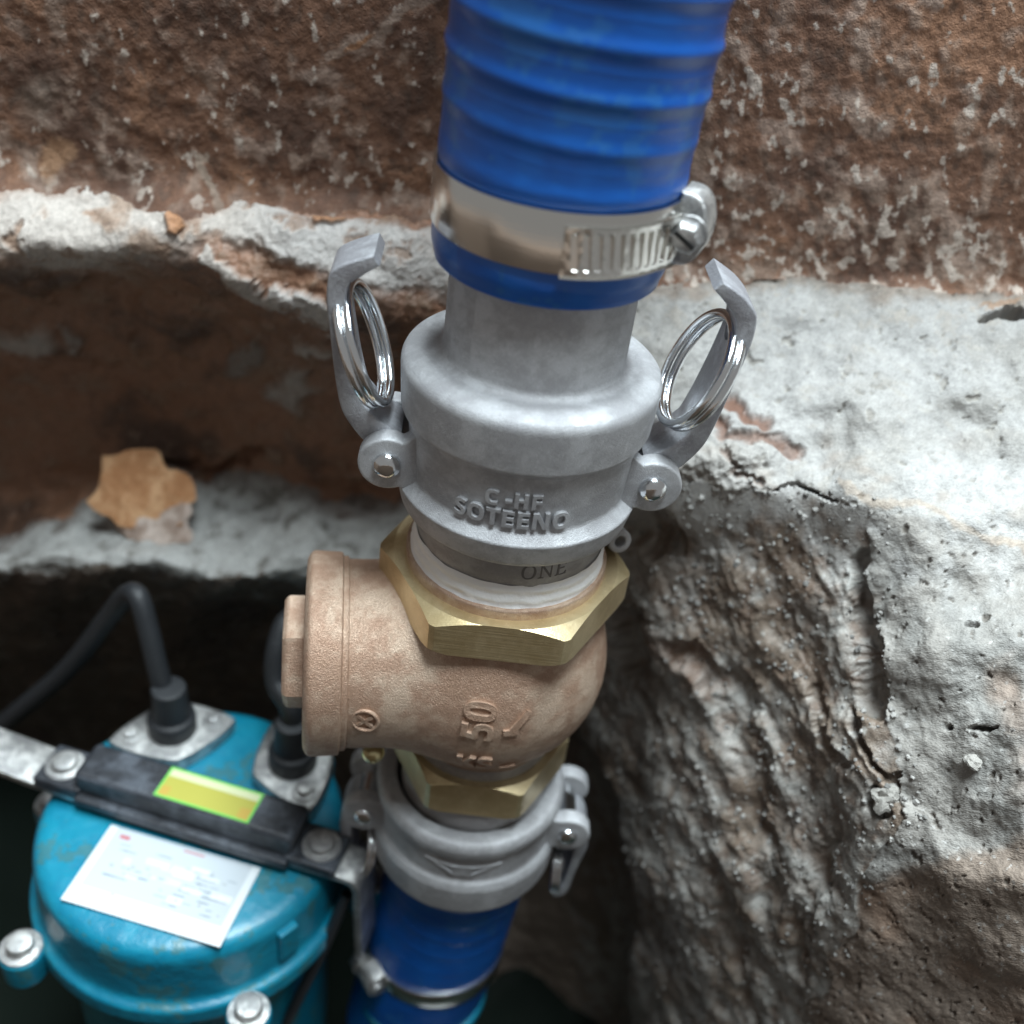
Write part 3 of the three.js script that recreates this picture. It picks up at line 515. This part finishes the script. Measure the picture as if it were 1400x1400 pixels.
function bodyHit(x, y) { const d = sight(x, y), e = EYE.clone().multiplyScalar(1000); let t = 250; const p = V(); for (let k = 0; k < 200; k++) { p.copy(d).multiplyScalar(t).add(e); const s = sdf(p); if (s < 0.01) break; t += s * 0.6 / d.length(); } return p; }
function onBody(g, x, y, roll, lift = 0) {                    // lay flat lettering on the valve's curved side at the place seen at (x, y)
  const c = bodyHit(x, y), n = V(c.x, c.y - VY, c.z).normalize(), e1 = V(0, 1, 0).cross(n).normalize(), e2 = n.clone().cross(e1), p = g.attributes.position, cr = Math.cos(roll), sr = Math.sin(roll);
  const R0 = c.clone().sub(V(0, VY, 0)).length();
  for (let i = 0; i < p.count; i++) {
    const a = p.getX(i) * cr - p.getY(i) * sr, b = p.getX(i) * sr + p.getY(i) * cr, d = n.clone().multiplyScalar(R0).addScaledVector(e1, a).addScaledVector(e2, b).normalize(), r = bodyRadius(d) + p.getZ(i) + lift;
    p.setXYZ(i, d.x * r, VY + d.y * r, d.z * r);
  }
  g.deleteAttribute('normal'); g.computeVertexNormals(); return smooth(g, 0.6);
}
function hexNut(Rc, y0, y1, inner, rot, rChamTop, rChamBot) {
  const N = 360, rows = (u, v) => {
    const a = u * Math.PI * 2 + 1e-4, m = ((a - rot) % (Math.PI / 3) + Math.PI / 3) % (Math.PI / 3) - Math.PI / 6, r = Math.min(Rc * 0.985, Rc * Math.cos(Math.PI / 6) / Math.cos(m));
    const yt = y1 - Math.max(0, r - rChamTop) * 0.62, yb = y0 + Math.max(0, r - rChamBot) * 0.62;
    const P = [[inner, y0], [Math.min(r, rChamBot), y0], [r, yb], [r - 0.0, lerp(yb, yt, 0.33)], [r, lerp(yb, yt, 0.66)], [r, yt], [Math.min(r - 0.001, rChamTop), y1], [inner, y1 - 0.3], [inner, y1 - 4]], k = Math.round(v * (P.length - 1));
    return [P[k][0] * Math.sin(a), P[k][1], P[k][0] * Math.cos(a)];
  };
  return smooth(grid(N, 8, rows), 0.35);
}
{
  const t = thing('check_valve', 'sand cast bronze swing check valve with hexagonal ends in the middle of the pipe', 'valve', [0, 0, 0]);
  const g = grid(260, 200, (u, v) => { const a = u * Math.PI * 2, b = lerp(-1.45, 1.45, v), d = V(Math.cos(b) * Math.sin(a), Math.sin(b), Math.cos(b) * Math.cos(a)), r = bodyRadius(d) + 0.12 * noise(d.x * 12, d.y * 12, d.z * 12); return [d.x * r, VY + d.y * r, d.z * r]; });
  const body = part('body', g, M.bronze, t);
  part('hex_end', hexNut(43.6, -90, -75.6, 31, 0.04 + Math.PI / 6, 38.2, 41), M.brass, t);
  part('hex_end', hexNut(34.8, -178, -161.5, 26, 0.03 + Math.PI / 6, 30.6, 32.5), M.brass, t);
  // side cap with its square-shouldered plug
  const from = [0, VY + 1, 3];
  const cap = part('cap', aim(lathe(rounded([[0, 52], [34.2, 52], [34.2, 54, 0], [35.6, 54.4, 0.5], [36, 65, 2.2], [33, 66.6, 1], [0, 66.8]], 1.2), 180, 0.5), from, capDir.toArray()), M.bronze, t);
  part('hex_plug', aim(lathe(rounded([[0, 66], [20, 66], [20.5, 66.8, 0.4], [20.5, 72.6, 1], [18.6, 74, 0.5], [0, 74.2]], 0.6), 6, 0.3).rotateY(0.15), from, capDir.toArray()), M.bronze, cap);
  part('raised_lettering', [onBody(words('50', 10.5, 0.9, font, 0.3), 655, 985, Math.PI / 2 * 0.98), onBody(words('KS', 8.2, 0.9, font, 0.3), 649, 1040, 0.02)], M.bronze, body);
  const bar = (L, w, h) => new THREE.BoxGeometry(L, w, h, 12, 1, 1).toNonIndexed();
  part('flow_arrow', [onBody(bar(9, 2.2, 2), 712, 985, 0.95), onBody(bar(5, 2.2, 2), 698, 1000, 0.1), onBody(bar(5.5, 2.4, 2), 694, 1046, 0.4)], M.bronze, body);
  const m0 = bodyHit(499, 985), mn = V(m0.x, m0.y - VY, m0.z).setX(0).normalize();
  const orient = (gg, dir, c, off = 0) => gg.applyQuaternion(new THREE.Quaternion().setFromUnitVectors(V(0, 0, 1), dir)).translate(c.x + dir.x * off, c.y + dir.y * off, c.z + dir.z * off);
  part('cast_mark', [orient(new THREE.TorusGeometry(4.3, 0.75, 10, 40), mn, m0, 0.1), orient(new THREE.BoxGeometry(6.5, 1, 1.2).rotateZ(0.7), mn, m0, 0.1), orient(new THREE.BoxGeometry(6.5, 1, 1.2).rotateZ(-0.7), mn, m0, 0.1)], M.bronze, body);
  const pc = atZ(510, 1029, 0.024).multiplyScalar(1000);
  part('hinge_pin_plug', [new THREE.SphereGeometry(4.1, 30, 20).scale(1, 0.95, 1).translate(pc.x, pc.y, pc.z), aim(new THREE.CylinderGeometry(2.2, 2.2, 16, 16), [pc.x + 2, pc.y + 4, pc.z - 6], [0.2, 0.4, -0.9])], M.brassPin, t);
}
// ---------------------------------------------------------------- lower coupling, hose and clamp
{
  const a = thing('threaded_adapter', 'dark adapter in the shade between the bronze valve and the lower coupling', 'adapter', [-0.5, 0, 0]);
  part('body', lathe(rounded([[22, -150], [27.5, -150], [27.5, -177, 0], [29.2, -178], [29.2, -200], [20, -200]], 0.6), 140), M.aluDark, a);
  const prof = rounded([[24, -55], [26.8, -55], [26.8, -3, 3], [36, -2.5, 2], [38, 0, 2], [38.5, 14, 1], [37.4, 17, 0.8], [36, 18.5, 1], [36, 31, 1], [37.6, 33.6, 1], [38.2, 38, 2.5], [36.4, 41.4, 2.2], [30, 41.2], [29.6, 28]], 1, 6).map(([r, y]) => [r, -y]);
  const { t, body } = makeCoupler('camlock_coupling', 'shaded grey aluminium camlock coupling below the bronze valve, levers hanging down', [-1.5, -229, 0], {
    profile: prof, ear: -24, flip: true, turn: 0.05,
    leverL: [[40.5, -21, 4.4], [46, -17, 3.6], [49, -9, 2.6], [48, 2, 2], [47, 12, 1.8], [46.5, 20, 1.8], [45, 24, 1.9], [42, 26, 1.4]],
    leverR: [[40.5, -21, 4.4], [46, -17, 3.6], [49, -9, 2.6], [48, 2, 2], [47, 12, 1.8], [46.5, 20, 1.8], [45, 24, 1.9], [42, 26, 1.4]],
    holeL: [-46.8, 16], holeR: [46.8, 16],
    ringL: { R: 14, w: 1.2, at: [-44, 8, -6], n: [0.85, 0.4, 0.3] }, ringR: { R: 11, w: 1.1, at: [42, 10, -4], n: [-0.98, 0.1, 0.12] },
  });
  const wing = new THREE.Shape(); wing.moveTo(-15, -3.2); wing.lineTo(15, -3.2); wing.lineTo(4, 3.4); wing.lineTo(-4, 3.4); wing.lineTo(-15, -3.2);
  const hole = new THREE.Path(); hole.moveTo(-12, -2.4); hole.lineTo(-4, -2.4); hole.lineTo(-3.4, 2.2); hole.lineTo(-12, -2.4); wing.holes.push(hole);
  const hole2 = new THREE.Path(); hole2.moveTo(12, -2.4); hole2.lineTo(3.4, 2.2); hole2.lineTo(4, -2.4); hole2.lineTo(12, -2.4); wing.holes.push(hole2);
  part('winged_emblem', bend(new THREE.ExtrudeGeometry(wing, { depth: 0.7, bevelEnabled: true, bevelThickness: 0.3, bevelSize: 0.3, bevelSegments: 2 }), -36.4, -25, 0.0), M.alu, body);

  const rad = (y) => 30.6 + 0.8 * ss(-260, -300, y), leanF = (y) => [-0.11 * Math.max(0, -y - 250) - 2, 0.02 * Math.max(0, -y - 250)];
  const h = part('blue_hose', hoseGeo(-375, -226, rad, leanF, 27, [-300, -250], 11.6, 0.25, 0.1).concat(grid(120, 3, (u, v) => { const a2 = u * Math.PI * 2, r = lerp(30.4, 26.6, v), [lx, lz] = leanF(-226); return [lx + r * Math.sin(a2), -226, lz + r * Math.cos(a2)]; })), M.hose, scene);
  tag(h, 'short dark blue hose between the lower coupling and the pump outlet', 'hose');
  makeClamp('hose_clamp', 'dull steel clamp low on the shaded short blue hose', [-8, -306, 1], 31.6, -0.9, 5, M.stainless);
}

// ---------------------------------------------------------------- submersible pump
{
  const PX = -117, PY = -238, PZ = 4;
  const t = thing('submersible_pump', 'turquoise submersible pump with black grip and white rating plate, standing in the water', 'pump', [PX, PY, PZ]);
  t.rotation.y = 0;
  part('motor_housing', lathe(rounded([[0, -200], [58, -200], [58, -30, 1], [57, -28], [50, -20]], 1), 140), M.teal, t);
  const lid = part('lid', lathe(rounded([[0, 0.6], [48, 0.2, 4], [64, -1, 9], [65, -31, 3], [69, -33, 1.5], [69.5, -41, 1.2], [58, -43], [40, -43]], 1, 8), 200, 0.5), M.teal, t);
  const lugs = [], bolt = (x, y, z, r = 4.6, h = 4) => put(lathe(rounded([[0, -1], [r * 1.55, -1], [r * 1.55, 0.4, 0.3], [r * 1.02, 0.5], [r, h, 0.9], [0, h + 0.4]], 0.5), 26, 0.5), { t: [x, y, z] });
  for (const [deg, mat] of [[-48, 0], [33, 0], [92, 0], [150, 0], [210, 0], [255, 0]]) {
    const a = deg * Math.PI / 180, s = Math.sin(a), c = Math.cos(a), R = 75.5;
    part('bolt_lug', put(lathe(rounded([[0, -48], [8.8, -48], [9, -33, 1.6], [0, -32.5]], 1), 40), { t: [R * s, 0, R * c] }), M.teal, lid);
    part('bolt', bolt(R * s, -31.9, R * c, 5.4, 5), M.screw, lid);
  }
  const rib = []; for (const deg of [52]) { const a = deg * Math.PI / 180; rib.push(put(new RoundedBoxGeometry(9, 17, 4, 3, 1), { t: [64.6 * Math.sin(a), -16, 65.8 * Math.cos(a)], r: [0, a, 0] })); }  // one small raised block on the side of the lid
  part('side_block', rib, M.teal, lid);
  // strap, grip and its bolts; e = along the grip
  const e = V(114, 0, 20.6).normalize(), ang = -Math.atan2(e.z, e.x), oc = [1, 3];       // grip centre (x, z) from the lid centre
  const G = (g) => put(g, { t: [oc[0], 0, oc[1]], r: [0, ang, 0] });
  const strapSide = (pts, w) => { const th = 1.3, s = new THREE.Shape(); const L = [], R2 = []; pts.forEach(([x, y], i) => { const a = pts[Math.max(0, i - 1)], b = pts[Math.min(pts.length - 1, i + 1)], d = Math.hypot(b[0] - a[0], b[1] - a[1]), nx = -(b[1] - a[1]) / d, ny = (b[0] - a[0]) / d; L.push(new THREE.Vector2(x + nx * th, y + ny * th)); R2.push(new THREE.Vector2(x - nx * th, y - ny * th)); }); s.setFromPoints([...L, ...R2.reverse()]); return smooth(new THREE.ExtrudeGeometry(s, { depth: w, bevelEnabled: true, bevelThickness: 0.4, bevelSize: 0.4, bevelSegments: 2 }).translate(0, 0, -w / 2), 0.6); };
  const bendPts = rounded([[44, 5], [77, 4, 6], [79.5, -46]], 6, 8), bendL = [[-44, 5], [-70, 6], [-100, 9], [-140, 12]];
  part('handle_strap', G(strapSide(bendPts, 16)), M.screw, t, 'short shiny strap end bent down at the right of the pump lid');
  part('handle_strap', G(strapSide(bendL, 19)), M.screw, t, 'long flat grey strap reaching left from the pump grip');
  const grip = part('grip', [G(put(new RoundedBoxGeometry(98, 15, 19, 4, 2.6), { t: [0, 13, -1] })), G(put(new RoundedBoxGeometry(22, 7, 20, 3, 1.6), { t: [-57, 8.5, 0] })), G(put(new RoundedBoxGeometry(22, 5, 20, 3, 1.4), { t: [57, 8, 0] })), G(put(new RoundedBoxGeometry(96, 5, 24, 3, 1.4), { t: [0, 6.5, 0] }))], M.grip, t);
  for (const s of [-1, 1]) part('grip_bolt', G(bolt(58.5 * s, 12.4 - (s > 0 ? 1.2 : 0), 0, 5.2, 3.4)), M.screw, grip);
  const stick = new THREE.Shape(); stick.moveTo(-21, -7.6); stick.lineTo(21, -7.6); stick.lineTo(21, 7.6); stick.lineTo(-21, 7.6); stick.lineTo(-21, -7.6);
  const sheet = (w, d, tex, rough) => { const g = new THREE.BoxGeometry(w, 0.3, d); return { g, m: std({ map: tex, roughness: rough }) }; };
  const sheetPart = (name, w, d, tex, rough, mtx, parent, label) => {
    const g = new THREE.BoxGeometry(w, 0.3, d).applyMatrix4(mtx).scale(1e-3, 1e-3, 1e-3), m = new THREE.Mesh(g, phy({ map: tex, roughness: rough, clearcoat: 0.4, clearcoatRoughness: 0.2 })); m.name = name; m.castShadow = m.receiveShadow = true; if (label) m.userData.label = label; parent.add(m); return m;
  };
  const cv = (w, h, f) => { const c = document.createElement('canvas'); c.width = w; c.height = h; f(c.getContext('2d')); const tx = new THREE.CanvasTexture(c); tx.colorSpace = THREE.SRGBColorSpace; return tx; };
  const yTex = cv(256, 96, (x) => { x.fillStyle = '#6fc45a'; x.fillRect(0, 0, 256, 96); x.fillStyle = '#c6cba2'; x.fillRect(6, 6, 244, 24); x.fillStyle = '#a9a54c'; x.fillRect(6, 28, 244, 62); x.fillStyle = '#b59a4a'; x.fillRect(6, 60, 26, 30); x.fillRect(220, 56, 30, 34); });
  sheetPart('warning_sticker', 42, 15.5, yTex, 0.4, new THREE.Matrix4().makeRotationY(ang).setPosition(oc[0] + 8 * e.x + 0.5, 20.75, oc[1] + 8 * e.z - 0.8), grip, 'yellow sticker with green border on the black grip');
  const R = rng(21);
  const wTex = cv(512, 320, (x) => {
    x.fillStyle = '#b4bcc2'; x.fillRect(0, 0, 512, 320); x.fillStyle = '#cfd5d8'; x.fillRect(0, 0, 26, 320); x.fillRect(0, 250, 512, 70); x.fillRect(486, 0, 26, 320);
    x.fillStyle = '#b0666c'; x.fillRect(48, 26, 34, 16); x.fillRect(260, 16, 70, 6);
    for (let i = 0; i < 60; i++) { x.fillStyle = `rgba(70,82,96,${0.2 + 0.35 * R()})`; x.fillRect(60 + R() * 400, 60 + Math.floor(R() * 9) * 21, 6 + R() * 40, 5); }
    for (let i = 0; i < 14; i++) { x.fillStyle = `rgba(215,220,224,${0.4 + 0.4 * R()})`; x.fillRect(60 + R() * 380, 60 + R() * 200, 20 + R() * 60, 10 + R() * 16); }
    for (let i = 0; i < 10; i++) { x.fillStyle = `rgba(90,84,70,${0.25 + 0.3 * R()})`; x.beginPath(); x.ellipse(60 + R() * 430, 60 + R() * 230, 2 + R() * 7, 2 + R() * 5, R(), 0, 7); x.fill(); }
  });
  sheetPart('rating_plate', 67, 37, wTex, 0.42, new THREE.Matrix4().makeRotationY(ang + 0.02).setPosition(-117.8 - PX, 0.85, 38 - PZ), lid, 'white rating plate with faint print on the lid');
  // cable glands
  const gland = (cx, cz, rot, boltR, label) => {
    const s = new THREE.Shape(); for (let k = 0; k < 60; k++) { const a = k / 60 * Math.PI * 2, r = 1 / Math.pow(Math.pow(Math.abs(Math.cos(a)) / 26, 1.25) + Math.pow(Math.abs(Math.sin(a)) / 17, 1.25), 1 / 1.25); s[k ? 'lineTo' : 'moveTo'](r * Math.cos(a), r * Math.sin(a)); }
    const pl = new THREE.ExtrudeGeometry(s, { depth: 6, bevelEnabled: true, bevelThickness: 1.2, bevelSize: 1.2, bevelSegments: 3 }).rotateX(-Math.PI / 2), P = (g) => put(g, { t: [cx, 1.5, cz], r: [0, rot, 0] });
    const f = part('cable_gland', P(smooth(pl, 0.6)), M.screw, t);
    for (const k of [-1, 1]) part('gland_bolt', P(bolt(18 * k, 8.2, 0, 3.4, 2.6)), M.screw, f);
    part('rubber_boot', P(lathe(rounded([[0, 7], [10.6, 7], [10.6, 16, 1.2], [8.2, 17.5, 1], [7.6, 34, 1.4], [0, 34]], 1), 50)), M.rubber, f);
    return f;
  };
  gland(-138 - PX, -34 - PZ, 0.42); gland(-81 - PX, -25 - PZ, -1.05);
  const L = (p) => [p.x * 1000 - PX, p.y * 1000 - PY, p.z * 1000 - PZ], bx = [-138 - PX, 30, -34 - PZ];
  part('power_cable', tube([[-138 - PX, 20, -34 - PZ], L(atZ(217, 920, -0.038)), L(atZ(203, 862, -0.044)), L(atZ(188, 815, -0.05)), L(atZ(172, 815, -0.055)), L(atZ(150, 842, -0.058)), L(atZ(92, 915, -0.06)), L(atZ(10, 985, -0.062)), L(atZ(-110, 1090, -0.065))], 4.7, 160, 16, 0.5), M.rubber, t);
  part('power_cable', tube([[-81 - PX, 20, -25 - PZ], [-82 - PX, 40, -27 - PZ], L(atZ(377, 930, -0.034)), L(atZ(380, 880, -0.042)), L(atZ(400, 845, -0.052)), L(atZ(450, 860, -0.066)), L(atZ(540, 930, -0.09))], 4.7, 120, 16, 0.5), M.rubber, t);
  part('float_cable', tube([L(atZ(475, 1222, 0.022)), L(atZ(440, 1300, 0.03)), L(atZ(408, 1365, 0.036)), L(atZ(375, 1430, 0.04)), L(atZ(330, 1530, 0.045))], 2.6, 80, 12), M.rubber, t);
  // outlet neck beside the motor that carries the short hose
  part('outlet_neck', [put(lathe(rounded([[0, -420], [30, -420], [27, -348, 4], [31, -346, 1.5], [31, -340, 1.5], [25, -338], [25, -300]], 1), 80), { t: [-11 - PX, -PY, 4 - PZ] })], M.teal, t);
}

// ---------------------------------------------------------------- loose bits
{
  const o = thing('brick_fragment', 'orange brick fragment with white mortar on the grey ledge at left', 'brick fragment', [0, 0, 0]);
  const c = atZ(198, 690, -0.108).multiplyScalar(1000);
  part('brick_piece', rock(3, 18, [1.2, 0.9, 0.14], 5, 0.6).rotateX(-0.55).translate(c.x - 2, c.y + 3, c.z - 5), std({ color: 0xffffff, map: at_size(mottle([0.7, 0.5, 0.34], [0.82, 0.65, 0.49], 0.1), 0.03, true), roughness: 0.85, bumpMap: at_size(blotchT, 0.02), bumpScale: 0.001 }), o);
  part('mortar', rock(9, 15, [1.15, 1.0, 0.14], 5, 0.6).rotateX(-0.55).translate(c.x + 4, c.y - 8, c.z + 1), std({ color: 0xffffff, map: at_size(mottle([0.58, 0.5, 0.45], [0.8, 0.74, 0.7], 0.1), 0.03, true), roughness: 0.9, bumpMap: at_size(blotchT, 0.02), bumpScale: 0.001 }), o);
}
{
  const place = (X, Y) => atZ(X, Y, zAt(X, Y) * 1e-3 + 0.001).multiplyScalar(1000);
  const pale = std({ color: new THREE.Color(0.3, 0.285, 0.26), roughness: 0.8, bumpMap: at_size(grainT, 0.02), bumpScale: 0.0004 });
  const p = place(1330, 1042), m = part('pebble', rock(11, 2.6, [1, 0.8, 1.1], 3, 0.5).translate(p.x, p.y, p.z), pale, scene); tag(m, 'tiny pale pebble lying on the smooth cement slab at right', 'pebble');
  const q = place(1216, 1100), n = part('stone', rock(15, 4.6, [1, 1, 0.9], 4, 0.7).translate(q.x, q.y, q.z - 3), pale, scene); tag(n, 'grey stone wedged in the small square hole in the broken cement', 'stone');
}
renderer.render(scene, camera);
